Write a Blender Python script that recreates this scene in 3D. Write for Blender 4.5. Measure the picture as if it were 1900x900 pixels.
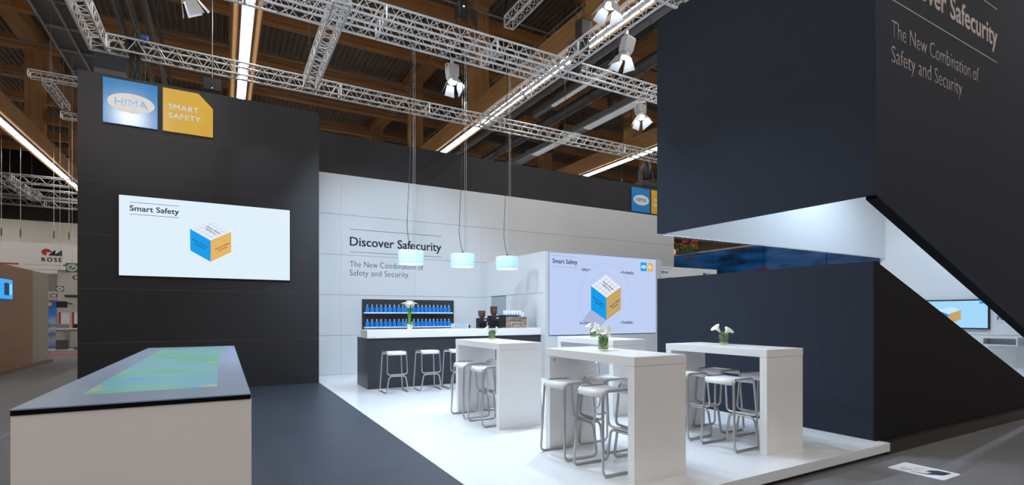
import bpy, bmesh, math, random
from mathutils import Vector, Matrix, Quaternion
for o in list(bpy.data.objects): bpy.data.objects.remove(o)
random.seed(7)
SC = bpy.context.scene
COL = SC.collection
PI = math.pi
R = math.radians

# ---------------------------------------------------------------- camera
cam = bpy.data.objects.new('camera', bpy.data.cameras.new('camera'))
COL.objects.link(cam)
cam.location = (0, 0, 1.5)
cam.rotation_euler = (R(90), 0, R(-29.47))
cam.data.lens = 36 * 948 / 1900
cam.data.sensor_width = 36
cam.data.shift_y = (584 - 450) / 1900
cam.data.clip_end = 300
SC.camera = cam
# ---------------------------------------------------------------- view, world
SC.view_settings.view_transform = 'Standard'
SC.view_settings.look = 'None'
SC.view_settings.gamma = 1
SC.view_settings.use_curve_mapping = False
SC.view_settings.exposure = 0
W = bpy.data.worlds.new('hall_ambient_fill')  # even warm fill standing in for the ambient light of the hall
SC.world = W
W.use_nodes = True
W.node_tree.nodes['Background'].inputs[0].default_value = (1.0, .90, .83, 1)
W.node_tree.nodes['Background'].inputs[1].default_value = .50
STRIP = 26.0      # glow of the long hall light strips
SPOT = .47        # multiplier for the stand spotlights
# ---------------------------------------------------------------- helpers
MATS = {}
def mat(name, col, rough=.5, metal=0, emit=None, es=1, spec=.5, noise=None, trans=0, coat=0, ior=1.45, sub=None):
    if name in MATS: return MATS[name]
    m = bpy.data.materials.new(name); MATS[name] = m
    m.use_nodes = True
    nt = m.node_tree; b = nt.nodes['Principled BSDF']
    b.inputs['Base Color'].default_value = (*col, 1)
    b.inputs['Roughness'].default_value = rough
    b.inputs['Metallic'].default_value = metal
    b.inputs['Specular IOR Level'].default_value = spec
    b.inputs['IOR'].default_value = ior
    b.inputs['Transmission Weight'].default_value = trans
    b.inputs['Coat Weight'].default_value = coat
    if emit:
        b.inputs['Emission Color'].default_value = (*emit, 1)
        b.inputs['Emission Strength'].default_value = es
    if noise:      # (scale xyz, amount, bump)
        sc, amt, bump = noise
        tc = nt.nodes.new('ShaderNodeTexCoord'); mp = nt.nodes.new('ShaderNodeMapping')
        mp.inputs['Scale'].default_value = sc
        nz = nt.nodes.new('ShaderNodeTexNoise'); nz.inputs['Scale'].default_value = 1; nz.inputs['Detail'].default_value = 5
        mr = nt.nodes.new('ShaderNodeMapRange'); mr.inputs[1].default_value = .3; mr.inputs[2].default_value = .7
        mr.inputs[3].default_value = 1 - amt; mr.inputs[4].default_value = 1 + amt
        mx = nt.nodes.new('ShaderNodeVectorMath'); mx.operation = 'SCALE'
        mx.inputs[0].default_value = col
        nt.links.new(tc.outputs['Object'], mp.inputs[0]); nt.links.new(mp.outputs[0], nz.inputs['Vector'])
        nt.links.new(nz.outputs[0], mr.inputs[0]); nt.links.new(mr.outputs[0], mx.inputs['Scale'])
        nt.links.new(mx.outputs[0], b.inputs['Base Color'])
        if bump:
            bp = nt.nodes.new('ShaderNodeBump'); bp.inputs['Strength'].default_value = bump; bp.inputs['Distance'].default_value = .01
            nt.links.new(nz.outputs[0], bp.inputs['Height']); nt.links.new(bp.outputs[0], b.inputs['Normal'])
    return m

class MB:
    def __init__(s): s.v = []; s.f = []
    def add(s, vs, fs):
        n = len(s.v); s.v += [tuple(v) for v in vs]; s.f += [[i + n for i in f] for f in fs]; return s
    def box(s, x0, x1, y0, y1, z0, z1):
        return s.add([(x, y, z) for z in (z0, z1) for y in (y0, y1) for x in (x0, x1)],
                     [(0,2,3,1),(4,5,7,6),(0,1,5,4),(2,6,7,3),(0,4,6,2),(1,3,7,5)])
    def prism(s, pts, ext):
        n = len(pts); e = Vector(ext)
        return s.add([Vector(p) for p in pts] + [Vector(p) + e for p in pts],
                     [list(range(n)), list(range(2*n-1, n-1, -1))] + [(i, (i+1) % n, (i+1) % n + n, i+n) for i in range(n)])
    def tube(s, pts, r, n=8, closed=False, rs=None):
        pts = [Vector(p) for p in pts]; N = len(pts); rings = []; prev = None
        for i, p in enumerate(pts):
            if closed: d = (pts[(i+1) % N] - pts[i-1])
            else: d = pts[min(i+1, N-1)] - pts[max(i-1, 0)]
            if d.length < 1e-9: d = Vector((0,0,1))
            d.normalize()
            if prev is None:
                a = Vector((0,0,1)) if abs(d.z) < .9 else Vector((1,0,0)); u = d.cross(a).normalized()
            else: u = (prev - d*prev.dot(d)).normalized()
            prev = u; w = d.cross(u); rr = rs[i] if rs else r
            rings.append([p + (u*math.cos(2*PI*k/n) + w*math.sin(2*PI*k/n))*rr for k in range(n)])
        vs = [v for g in rings for v in g]; fs = []
        for i in range(N if closed else N-1):
            j = (i+1) % N
            for k in range(n): fs.append((i*n+k, i*n+(k+1) % n, j*n+(k+1) % n, j*n+k))
        if not closed: fs += [list(range(n))[::-1], [(N-1)*n+k for k in range(n)]]
        return s.add(vs, fs)
    def lathe(s, prof, c=(0,0,0), n=24, cap=True):
        vs = []; fs = []; m = len(prof)
        for r, z in prof:
            for k in range(n): vs.append((c[0]+r*math.cos(2*PI*k/n), c[1]+r*math.sin(2*PI*k/n), c[2]+z))
        for i in range(m-1):
            for k in range(n): fs.append((i*n+k, i*n+(k+1) % n, (i+1)*n+(k+1) % n, (i+1)*n+k))
        if cap: fs += [list(range(n))[::-1], [(m-1)*n+k for k in range(n)]]
        return s.add(vs, fs)
    def build(s, name, m, parent=None, smooth=False, bevel=0, loc=None, solid=0):
        me = bpy.data.meshes.new(name); me.from_pydata(s.v, [], s.f); me.update()
        bm = bmesh.new(); bm.from_mesh(me); bmesh.ops.recalc_face_normals(bm, faces=bm.faces); bm.to_mesh(me); bm.free()
        me.materials.append(m)
        if smooth:
            for p in me.polygons: p.use_smooth = True
            me.set_sharp_from_angle(angle=R(40))
        return link(name, me, parent, bevel, loc, solid)
def link(name, me, parent=None, bevel=0, loc=None, solid=0):
    o = bpy.data.objects.new(name, me); COL.objects.link(o)
    if parent: o.parent = parent
    if loc: o.location = loc
    if solid:
        md = o.modifiers.new('solid', 'SOLIDIFY'); md.thickness = solid; md.offset = 0
    if bevel:
        md = o.modifiers.new('bevel', 'BEVEL'); md.width = bevel; md.segments = 2; md.limit_method = 'ANGLE'
    return o
def box(x0, x1, y0, y1, z0, z1): return MB().box(x0, x1, y0, y1, z0, z1)
def tag(o, label, cat, group=None, kind=None):
    o['label'] = label; o['category'] = cat
    if group: o['group'] = group
    if kind: o['kind'] = kind
    return o
def thing(name, label, cat, loc=(0,0,0), rz=0, group=None):
    o = bpy.data.objects.new(name, None); COL.objects.link(o)
    o.empty_display_size = .1; o.location = loc; o.rotation_euler = (0, 0, rz)
    return tag(o, label, cat, group)
def struct(o, label, cat='wall'):
    o['kind'] = 'structure'; o['label'] = label; o['category'] = cat; return o
def copy_tree(o, parent=None):
    c = o.copy(); COL.objects.link(c); c.parent = parent
    for ch in [x for x in bpy.data.objects if x.parent == o]: copy_tree(ch, c)
    return c
def fillet(pts, r, n=5):
    out = [Vector(pts[0])]
    for i in range(1, len(pts)-1):
        p = Vector(pts[i]); a = Vector(pts[i-1]) - p; b = Vector(pts[i+1]) - p
        la, lb = a.length, b.length; a.normalize(); b.normalize()
        t = min(r, la*.49, lb*.49); A = p + a*t; B = p + b*t
        for k in range(n+1):
            q = k/n; out.append(A*(1-q)**2 + p*2*q*(1-q) + B*q*q)
    out.append(Vector(pts[-1])); return out
# lettering as real thin letters: u runs 0..1 over the whole line along ex, v is cap heights along ey
_cap = None
def text(body, o, ex, ey, m, parent, bold=0.0, name='lettering', depth=.002, nrm=None, spacing=1.0):
    global _cap
    def outline(t, b):
        cu = bpy.data.curves.new('t', 'FONT'); cu.body = t; cu.size = 1; cu.offset = b; cu.resolution_u = 3; cu.space_character = spacing
        ob = bpy.data.objects.new('t', cu); COL.objects.link(ob)
        bpy.context.view_layer.update()
        me = bpy.data.meshes.new_from_object(ob.evaluated_get(bpy.context.evaluated_depsgraph_get()))
        bpy.data.objects.remove(ob); bpy.data.curves.remove(cu); return me
    if _cap is None:
        h = outline('H', 0); _cap = max(v.co.y for v in h.vertices)
    me = outline(body, min(bold, 0)); o = Vector(o); ex = Vector(ex); ey = Vector(ey)
    if bold > 0:                                  # heavier strokes: the same outlines laid over each other, slightly shifted
        bm = bmesh.new(); bm.from_mesh(me); src = bm.faces[:]
        for lift, sx_, sy_ in ((.0003, 1, .6), (.0006, -1, .6), (.0009, 1, -.6)):
            g = bmesh.ops.duplicate(bm, geom=src)
            bmesh.ops.translate(bm, vec=(sx_*bold, sy_*bold, lift), verts=[q for q in g['geom'] if isinstance(q, bmesh.types.BMVert)])
        bmesh.ops.translate(bm, vec=(-bold, -bold*.6, 0), verts=list({q for f in src for q in f.verts}))
        bm.to_mesh(me); bm.free()
    x0 = min(v.co.x for v in me.vertices); x1 = max(v.co.x for v in me.vertices)
    n = Vector(nrm) if nrm else ex.cross(ey).normalized()
    for v in me.vertices: v.co = o + ex*((v.co.x-x0)/(x1-x0)) + ey*(v.co.y/_cap) + n*v.co.z
    bm = bmesh.new(); bm.from_mesh(me)
    g = bmesh.ops.extrude_face_region(bm, geom=bm.faces[:])
    for v in g['geom']:
        if isinstance(v, bmesh.types.BMVert): v.co += n*depth
    bmesh.ops.recalc_face_normals(bm, faces=bm.faces); bm.to_mesh(me); bm.free()
    me.materials.clear(); me.materials.append(m); me.name = name
    return link(name, me, parent)
def ytext(body, x0, x1, y, zb, cap, m, parent, bold=0, **k):   # on a face that looks to -Y
    return text(body, (x0, y, zb), (x1-x0, 0, 0), (0, 0, cap), m, parent, bold, **k)
def ypoly(pts, y, t=.002): return MB().prism([(a, y, b) for a, b in pts], (0, -t, 0))
def yrect(x0, x1, z0, z1, y, t=.002): return MB().box(x0, x1, y-t, y, z0, z1)
def ell(cx, cz, a, b, n=40): return [(cx+a*math.cos(2*PI*k/n), cz+b*math.sin(2*PI*k/n)) for k in range(n)]
def ring(cx, cz, a, b, w, y, t=.002, n=56):
    mb = MB()
    for k in range(n):
        p = [(math.cos(2*PI*q/n), math.sin(2*PI*q/n)) for q in (k, k+1)]
        mb.prism([(cx+p[0][0]*a, y, cz+p[0][1]*b), (cx+p[1][0]*a, y, cz+p[1][1]*b), (cx+p[1][0]*(a-w), y, cz+p[1][1]*(b-w)), (cx+p[0][0]*(a-w), y, cz+p[0][1]*(b-w))], (0, -t, 0))
    return mb
# ---------------------------------------------------------------- materials
M_dark  = mat('charcoal_panel', (.015, .0148, .0175), .55, noise=((3, 3, 40), .08, 0))
M_tower = mat('charcoal_fabric', (.019, .025, .039), .8, spec=.3, noise=((60, 60, 4), .10, 0))  # charcoal with the bluish cast of reflected light put into its colour
M_towin = mat('tower_inner_white', (.80, .82, .84), .6)
M_seam  = mat('panel_backing', (.30, .27, .24), .6)
M_black = mat('black_edge', (.006, .006, .007), .9, spec=.1)
M_white = mat('white_panel', (.62, .64, .66), .38)
M_wseam = mat('white_panel_joint', (.12, .13, .15), .6)
M_lam   = mat('white_laminate', (.80, .80, .80), .30)
M_floorw= mat('white_floor', (.76, .79, .83), .22, noise=((.7, .7, .7), .02, 0))
M_floord= mat('dark_floor', (.033, .042, .060), .42, noise=((2, 14, 2), .15, 0))
M_plinth= mat('black_plinth', (.012, .011, .011), .5)
M_carpet= mat('grey_carpet', (.185, .185, .20), .95, noise=((45, 160, 20), .22, .3), spec=.1)
M_wood  = mat('glulam_wood', (.50, .27, .11), .55, noise=((14, .5, 14), .22, 0))
M_woodp = mat('post_wood', (.50, .27, .11), .55, noise=((14, 14, .5), .22, 0))
M_woodx = mat('purlin_wood', (.60, .30, .11), .55, noise=((.5, 14, 14), .25, 0))
M_deck  = mat('corrugated_deck', (.30, .25, .19), .5, noise=((1, 1, 1), .15, 0))
M_alu   = mat('aluminium', (.72, .73, .76), .30, .6)
M_aluf  = mat('truss_aluminium', (.70, .71, .73), .38, .35)
M_steel = mat('brushed_steel', (.50, .49, .48), .34, 1)
M_duct  = mat('duct_grey', (.10, .10, .10), .5, .3)
M_galv  = mat('galvanised_grey', (.30, .31, .31), .45, .4)
M_strip = mat('light_strip_glow', (1, 1, 1), .5, emit=(1, .96, .88), es=STRIP)
M_tube  = mat('lamp_tube_glow', (1, 1, 1), .5, emit=(.70, .85, 1), es=.16)
M_ink   = mat('dark_lettering', (.012, .016, .03), .6)
M_greyl = mat('grey_lettering', (.44, .38, .36), .6)
M_wlet  = mat('white_lettering', (.85, .85, .85), .5)
M_blues = mat('sign_blue', (.010, .25, .66), .20)
M_yell  = mat('sign_yellow', (.80, .47, .03), .30)
M_blk   = mat('black_plastic', (.015, .015, .017), .4)
M_red   = mat('red_plastic', (.45, .02, .02), .4)
M_cable = mat('cable_black', (.02, .02, .02), .6)
M_wire  = mat('steel_wire', (.45, .45, .46), .4, .8)
M_glass = mat('clear_glass', (.45, .50, .50), .04)
M_glass.node_tree.nodes['Principled BSDF'].inputs['Alpha'].default_value = .09
M_leaf  = mat('leaf_green', (.12, .34, .04), .5, noise=((40, 40, 40), .5, 0))
M_leafd = mat('leaf_dark_green', (.03, .10, .025), .45)
M_moss  = mat('yellow_green_moss', (.42, .48, .03), .8)
M_petal = mat('calla_petal', (.86, .86, .74), .45)
M_bott  = mat('blue_bottle', (.008, .22, .70), .28)
def scr(name, col, s=1): return mat(name, (0, 0, 0), .4, emit=col, es=s, spec=.2)
E_white = scr('screen_white', (.74, .87, .96))
E_lilac = scr('video_wall_lilac', (.52, .62, .90))
E_pale  = scr('screen_cube_top', (.80, .85, .93))
E_blue  = scr('screen_cube_blue', (.005, .34, .84))
E_ora   = scr('screen_cube_orange', (.78, .46, .12))
E_tan   = scr('screen_cube_tan', (.55, .37, .13))
E_ink   = scr('screen_ink', (.02, .04, .10))
E_line  = scr('screen_line', (.28, .36, .55))
E_lines = scr('screen_line_blue', (.02, .25, .70))
E_linet = scr('screen_line_tan', (.75, .55, .25))
E_circ  = scr('screen_circle', (.42, .51, .80))
E_shad  = scr('screen_shadow', (.40, .46, .68))
E_logo  = scr('screen_logo_white', (.85, .92, 1))
E_yel   = scr('screen_logo_yellow', (.75, .48, .10))
E_sky   = scr('tv_sky_blue', (.36, .68, .95))

# ================================================================ HALL
carpet = struct(box(-32, 48, -8, 62, -.30, -.15).build('floor', M_carpet), 'grey hall carpet around the stand', 'floor')
M_barline = mat('floor_joint_grey', (.030, .033, .040), .5)
# platform: dark floor and white floor
o = struct(box(-2.35, 1.85, 2.6, 12.6, -.10, 0).build('floor_dark', M_floord), 'dark blue grey platform floor in front of the dark display wall', 'floor')
for k in range(1, 9): box(-2.35, 1.85, 2.6+k*1.15, 2.602+k*1.15, -.001, .0004).build('floor_joint', M_barline, o)
struct(box(-2.30, 1.8, 2.65, 12.6, -.15, -.10).build('trim_1', M_plinth), 'recessed black plinth under the dark platform', 'plinth')
M_violet = mat('violet_edge', (.16, .10, .32), .4)
box(-2.375, -2.35, 2.6, 11.9, -.06, .003).build('edge_strip', M_violet, o)
o = struct(MB().prism([(1.85, 3.03, -.10), (6.80, 3.03, -.10), (6.80, 3.2, -.10), (16.5, 3.2, -.10), (16.5, 13.9, -.10), (1.85, 13.9, -.10)], (0, 0, .10)).build('floor_white', M_floorw, bevel=.003), 'glossy white platform floor under the bar tables', 'floor')
struct(box(1.9, 16.5, 3.08, 13.9, -.15, -.10).build('trim_2', M_plinth), 'recessed black plinth under the white platform', 'plinth')
struct(box(6.80, 17, 3.06, 3.19, -.15, -.01).build('trim_3', mat('plinth_carpet_reflection', (.035, .028, .024), .4)), 'dark plinth along the foot of the tower, carpet reflection painted brown', 'plinth')  # brown of the mirrored carpet is put into the plinth colour

# roof deck (corrugated), with timber trusses, purlins
mb = MB(); vs = []; fs = []
x = -32.0; prof = []
while x < 48:
    prof += [(x, 15.95), (x+.10, 15.95), (x+.14, 16.05), (x+.24, 16.05)]; x += .28
for (px, pz) in prof: vs += [(px, -8, pz), (px, 62, pz)]
for i in range(len(prof)-1): fs.append((2*i, 2*i+1, 2*i+3, 2*i+2))
roof = struct(MB().add(vs, fs).build('ceiling', M_deck), 'corrugated metal hall roof on timber trusses', 'ceiling')
TRX = (-17.7, -8.45, .60, 9.93, 19.12, 28.4)
for i, tx in enumerate(TRX):
    t = box(tx-.38, tx+.38, -6, 60, 10.0, 10.85).build('lower_chord', M_wood, roof, bevel=.03)
    box(tx-.38, tx+.38, -6, 60, 15.15, 15.9).build('upper_chord', M_wood, roof, bevel=.03)
    for k in range(-1, 5):
        y = (20.3 if tx > 5 else 17.6) + 8.6*k
        if tx == .60 and y < 30: continue
        box(tx-.36, tx+.36, y, y+.7, 10.85, 15.15).build('post', M_woodp, roof)
for k in range(-3, 8):
    y = 26.3 + 4.3*k
    box(-32, 48, y-.2, y+.2, 15.05, 15.62).build('purlin', M_woodx, roof)
struct(box(-32, 48, 60, 60.3, -.15, 9.8).build('wall_end', mat('hall_wall_cream', (.86, .83, .76), .8)), 'pale end wall of the hall', 'wall')
struct(box(-32, 48, 60.1, 60.4, 9.8, 16).build('wall_end_upper', mat('hall_wall_dark', (.03, .025, .02), .8)), 'dark upper end wall of the hall', 'wall')
struct(box(-32.3, -32, -8, 60, -.15, 16).build('wall_far_left', mat('hall_side', (.25, .2, .15), .8)), 'hall side wall on the left', 'wall')
struct(box(48, 48.3, -8, 60, -.15, 16).build('wall_far_right', MATS['hall_side']), 'hall side wall on the right', 'wall')

# light strips under the trusses
for tx, lab in zip(TRX[:5], ('unseen light strip added beyond the left edge to brighten the hall', 'bright light strip under the timber beam at the far left', 'bright double light strip under the beam above the dark display wall',  # first strip is out of view, added to brighten the left hall
                              'bright light strip running behind the aluminium truss crossing', 'bright light strip low on the right beside the tower')):
    t = thing('strip_light', lab, 'light', (tx, -6, 9.9), 0, 'hall light strips')
    box(-.16, .16, 0, 64, .036, .096).build('housing', M_galv, t)
    for s in (-.055, .055):
        mb = MB()
        for k in range(42): mb.box(s-.036, s+.036, k*1.52+.02, k*1.52+1.50, -.03, .03)
        mb.build('diffuser', M_strip, t)
# sprinkler pipes along X below the purlins
for k in range(-1, 5):
    y = 24.2 + 4.3*k
    tag(MB().tube([(-30, y, 14.6), (46, y, 14.6)], .05, 6).build('sprinkler_pipe', M_galv), 'thin grey pipe slung under the roof, number %s from the front' % ('one','two','three','four','five','six')[k+1], 'pipe', 'roof sprinkler pipes')

# ventilation duct / catwalk on the left
t = thing('service_catwalk', 'dark grey gridded service catwalk under the roof at upper left', 'catwalk', (-4.5, 0, 11))
box(-.6, .6, 4, 58, .02, .10).build('deck', M_duct, t)
mb = MB()
for x in (-.6, 0, .6): mb.box(x-.025, x+.025, 4, 58, -.06, .02)
for k in range(30): mb.box(-.6, .6, 4+k*1.8, 4.05+k*1.8, -.05, .02)
mb.build('grid_frame', M_galv, t)
tag(box(-4.7, -3.95, 17.2, 19.6, 10.80, 10.93).build('access_panel', M_galv, bevel=.02), 'pale grey flat panel under the left catwalk', 'panel')
t = thing('air_unit', 'grey box unit hanging behind the top left of the dark wall', 'ventilation unit', (-3.5, 22.8, 9.9))
box(-.45, .45, 0, .8, .3, 1.0).build('housing', mat('unit_blue_grey', (.10, .12, .14), .5), t, bevel=.02)
MB().prism([(-.45, 0, .3), (.45, 0, .3), (.75, 0, -.7), (-.45, 0, -.7)], (0, .8, 0)).build('hood', M_galv, t, bevel=.01)
for i, (x, z, r) in enumerate(((-3.05, 11.4, .05), (-2.85, 11.0, .06), (-2.62, 11.3, .05), (-2.4, 10.8, .04), (-2.2, 11.5, .10), (-1.9, 11.2, .05))):
    tag(MB().tube([(x, 4, z), (x, 58, z)], r, 8).build('service_pipe', (M_galv, M_duct)[i % 2]), 'straight overhead pipe beside the left catwalk, %s of six counted from the left' % ('first','second','third','fourth','fifth','sixth')[i], 'pipe', 'pipes beside the left catwalk')
# services on the right
for i, (x, z, r) in enumerate(((11.9, 11, .17), (14.4, 11.3, .24))):
    mb = MB().tube([(x, 2, z), (x, 58, z)], r, 14)
    for k in range(18): mb.tube([(x, 3+k*3, z), (x, 3.08+k*3, z)], r+.025, 14)
    tag(mb.build('air_duct', M_galv if i == 0 else M_duct, smooth=True), ('round silver air duct behind the truss crossing', 'wide dark air duct further right under the roof')[i], 'duct')
for i, (x, y0, y1) in enumerate(((16.2, 16.5, 31), (13.1, 15, 21))):
    t = thing('trough_light', ('grey trough light with pale blue underside right of the truss crossing', 'thin twin tube light behind the truss crossing')[i], 'light', (x, y0, 11))
    w = (.34, .14)[i]
    box(-w, w, 0, y1-y0, .05, .3).build('housing', M_galv, t)
    mb = MB()
    for k in range(int((y1-y0)/5)): mb.box(-w*.6, w*.6, k*5+.2, k*5+4.4, 0, .05)
    mb.build('tube', M_tube, t)
    for k in range(int((y1-y0)/2)): box(-w*1.3, -w*.9, k*2, k*2+.25, .28, .75).build('bracket', M_duct, t)
t = thing('cable_gallery', 'dark steel cable gallery with railings under the right roof', 'catwalk', (13.4, 6, 12.6))
box(-1.2, 1.2, 0, 46, 0, .12).build('deck', M_duct, t)
mb = MB()
for x in (-1.2, 1.2):
    for z in (.5, 1.0): mb.tube([(x, 0, z), (x, 46, z)], .03, 6)
    for k in range(24): mb.tube([(x, k*2, 0), (x, k*2, 1.0)], .03, 6)
mb.build('railing', M_galv, t)
for k in range(3):
    tag(box(11.2, 18, 22+k*4.6, 22.35+k*4.6, 11.7, 12.1).build('cross_girder', M_duct, bevel=.02), 'dark steel cross girder above the right services, %s from the front' % ('first','second','third')[k], 'girder', 'cross girders')

# ================================================================ STAND WALLS
def panel_wall(name, xs, zs, y, th, m, mseam, label, cat='wall', gap=.006, vg=.003):
    root = struct(box(xs[0]+.004, xs[-1]-.004, y+.008, y+th, zs[0], zs[-1]-.003).build(name, mseam), label, cat)
    mb = MB()
    for i in range(len(xs)-1):
        for k in range(len(zs)-1):
            mb.box(xs[i]+vg/2, xs[i+1]-vg/2, y, y+.02, zs[k]+gap/2, zs[k+1]-gap/2)
    mb.build('cladding', m, root); return root
W1Y = 11.92
wl = panel_wall('wall_left', (-2.30, -.23, 1.84), (0, .98, 1.98, 2.98, 3.97, 4.96, 5.95), W1Y, .9, M_dark, M_seam, 'tall dark display wall with screen and signs', gap=.007)
box(-2.3, 1.84, W1Y, W1Y+.9, 5.946, 5.953).build('top_cap', M_dark, wl)
box(1.84-.004, 1.84, W1Y+.001, W1Y+.9, 0, 5.95).build('end_cap', M_dark, wl)
BY = 13.29
wb = panel_wall('wall_back', (.6, 2.57, 4.53, 6.48, 8.43, 10.38, 12.33, 14.28), (0, .98, 2.0, 3.01, 4.02, 5.03), BY, .5, M_white, M_wseam, 'white panelled back wall behind the bar', gap=.009)
box(.6, 14.28, BY+.02, BY+.5, 5.03, 6.02).build('dark_band', M_dark, wb)
# lettering on the back wall
def headline(parent, y, x0, zl1, zl2, xs, zb, cap, z1, z2, cap2, xe1, xe2, m, lw):
    yrect(x0, xs, zl1-lw/2, zl1+lw/2, y, .003).build('rule_line', m, parent)
    yrect(x0, xs, zl2-lw/2, zl2+lw/2, y, .003).build('rule_line', m, parent)
    ytext('Discover Safecurity', x0, xs, y, zb, cap, m, parent, .018)
    ytext('The New Combination of', x0, xe1, y, z1, cap2, m, parent, -.012)
    ytext('Safety and Security', x0, xe2, y, z2, cap2, m, parent, -.012)
headline(wb, BY, 2.79, 3.67, 3.095, 5.26, 3.255, .22, 2.715, 2.495, .15, 4.74, 4.32, M_ink, .010)

# white block: left face, video wall
vb = struct(box(6.657, 10.368, 10.163, BY-.02, 0, 2.996).build('wall_inner', M_wseam), 'white block carrying the large video wall at the end of the bar', 'wall')
mb = MB()
for z0, z1 in ((0, 1.0), (1.0, 2.02), (2.02, 3.0)):
    if z0 == 1.0:
        mb.box(6.63, 6.66, 10.16, 12.05, z0+.004, z1-.004)
        mb.box(6.63, 6.66, 12.95, BY, z0+.004, z1-.004)
    elif z0 == 0:
        mb.box(6.63, 6.66, 10.16, 12.05, z0, z1-.004); mb.box(6.63, 6.66, 12.95, BY, z0, z1-.004)
    else: mb.box(6.63, 6.66, 10.16, BY, z0+.004, z1)
mb.box(6.63, 6.727, 10.13, 10.16, .992, 3.0); mb.box(6.63, 10.37, 10.13, 10.16, 0, .992); mb.box(10.195, 10.37, 10.13, 10.16, .992, 3.0)
mb.box(6.63, 10.39, 10.13, BY, 3.0, 3.012); mb.box(10.37, 10.39, 10.13, BY, 0, 3.0)
mb.build('cladding', M_white, vb)
d = struct(box(6.648, 6.656, 12.06, 12.94, 0, 2.0).build('door_1', mat('door_grey_green', (.30, .36, .37), .5)), 'grey green service door opening beside the coffee machine', 'door')
box(6.60, 6.65, 12.82, 12.86, 1.0, 1.5).build('door_handle', M_steel, d)

def cube_graphic(parent, cx, y, top, L, T, Rr, F, BL, BF, BR, mt, mbl, mor, mti, lines, n=5, txt=None, shadow=False):
    """isometric cube: corners of the three faces in wall coordinates"""
    ypoly([L, T, Rr, F], y).build('cube_top', mt, parent)
    ypoly([L, F, BF, BL], y).build('cube_left_face', mbl, parent)
    ypoly([F, Rr, BR, BF], y).build('cube_right_face', mor, parent)
    def seg(p, q, w, yy, mb):
        p = Vector((p[0], p[1])); q = Vector((q[0], q[1])); d = (q-p).normalized(); nn = Vector((-d.y, d.x))*w/2
        mb.prism([(a.x, yy, a.y) for a in (p-nn, q-nn, q+nn, p+nn)], (0, -.001, 0))
    lerp = lambda a, b, t: (a[0]+(b[0]-a[0])*t, a[1]+(b[1]-a[1])*t)
    m1, m2, m3 = MB(), MB(), MB(); w = abs(Rr[0]-L[0])*.008
    for k in range(1, n):
        t = k/n
        seg(lerp(L, T, t), lerp(F, Rr, t), w, y-.002, m1); seg(lerp(L, F, t), lerp(T, Rr, t), w, y-.002, m1)
        seg(lerp(L, BL, t), lerp(F, BF, t), w*.6, y-.002, m2)
        seg(lerp(F, BF, t), lerp(Rr, BR, t), w*.6, y-.002, m3)
    m1.build('cube_grid', lines[0], parent); m2.build('cube_grid', lines[1], parent); m3.build('cube_grid', lines[2], parent)
    def ft(a, b, c, body, u0, u1, v, cap):      # lettering lying in the face spanned by a->b (reading) and a->c (up)
        a, b, c = [Vector((q[0], y-.003, q[1])) for q in (a, b, c)]
        text(body, a+(b-a)*u0+(c-a)*v, (b-a)*(u1-u0), (c-a)*cap, mti, parent, .012, depth=.001, nrm=(0, -1, 0))
    ft(BL, BF, L, 'Smart Safety', .12, .84, .55, .085); ft(BL, BF, L, 'Solutions', .24, .72, .42, .085)
    ft(BF, BR, F, 'Smart Safety', .22, .92, .44, .085); ft(BF, BR, F, 'Services', .38, .80, .31, .085)
    ft(L, F, T, 'Smart Safety', .22, .88, .56, .09); ft(L, F, T, 'Platform', .30, .78, .42, .09)

# screen on the dark wall
s = thing('wall_screen', 'large bright screen with cube graphic on the dark wall', 'screen', (0, 0, 0))
SY = W1Y - .05
box(-1.70, 1.25, SY+.004, W1Y-.001, 2.225, 3.745).build('housing', M_black, s)
yrect(-1.69, 1.24, 2.235, 3.735, SY+.004, .004).build('display', E_white, s)
for z in (3.615, 3.39): yrect(-1.53, -.75, z-.004, z+.004, SY, .002).build('rule_line', E_ink, s)
ytext('Smart Safety', -1.53, -.75, SY, 3.455, .10, E_ink, s, .02)
cube_graphic(s, 0, SY, 0, (-.57, 3.19), (-.22, 3.39), (.14, 3.185), (-.22, 2.985), (-.565, 2.765), (-.22, 2.56), (.14, 2.775),
             E_pale, E_blue, E_ora, E_ink, (E_circ, E_lines, E_linet))
# video wall
s = thing('video_wall', 'large lilac video wall with cube graphic beside the bar', 'screen', (0, 0, 0))
VY = 10.125
box(6.732, 10.19, VY, 10.16, 1.0, 3.0).build('housing', M_black, s)
yrect(6.735, 10.187, 1.012, 2.992, VY, .004).build('display', E_lilac, s)
VY -= .004
for z in (2.91, 2.65): yrect(6.83, 7.56, z-.004, z+.004, VY).build('rule_line', E_line, s)
ytext('Smart Safety', 6.83, 7.56, VY, 2.735, .105, E_ink, s, .015)
ring(8.45, 1.94, .83, .87, .012, VY).build('orbit_circle', E_circ, s)
ring(8.45, 1.94, .58, .62, .006, VY).build('orbit_circle', E_circ, s)
for b, x0, x1, z, dx in (('Safety', 7.69, 7.90, 2.585, 7.94), ('Profitability', 9.01, 9.40, 2.56, 8.965), ('Security', 7.63, 7.89, 1.265, 7.935), ('Reliability', 9.02, 9.36, 1.265, 8.96)):
    ytext(b, x0, x1, VY, z, .075, E_ink, s, .01)
    ypoly(ell(dx, z+.035, .018, .02, 12), VY).build('bullet', E_ink, s)
ypoly([(7.98, 1.63), (7.70, 1.35), (8.18, 1.13), (8.47, 1.36)], VY, .001).build('cube_shadow', E_shad, s)
cube_graphic(s, 0, VY-.001, 0, (7.98, 2.22), (8.46, 2.52), (8.95, 2.215), (8.47, 1.93), (7.98, 1.63), (8.47, 1.36), (8.95, 1.64),
             E_pale, E_blue, E_tan, E_ink, (E_line, E_lines, E_linet), 5)
yrect(9.64, 9.85, 2.66, 2.89, VY).build('logo_tile', E_blue, s)
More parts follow.
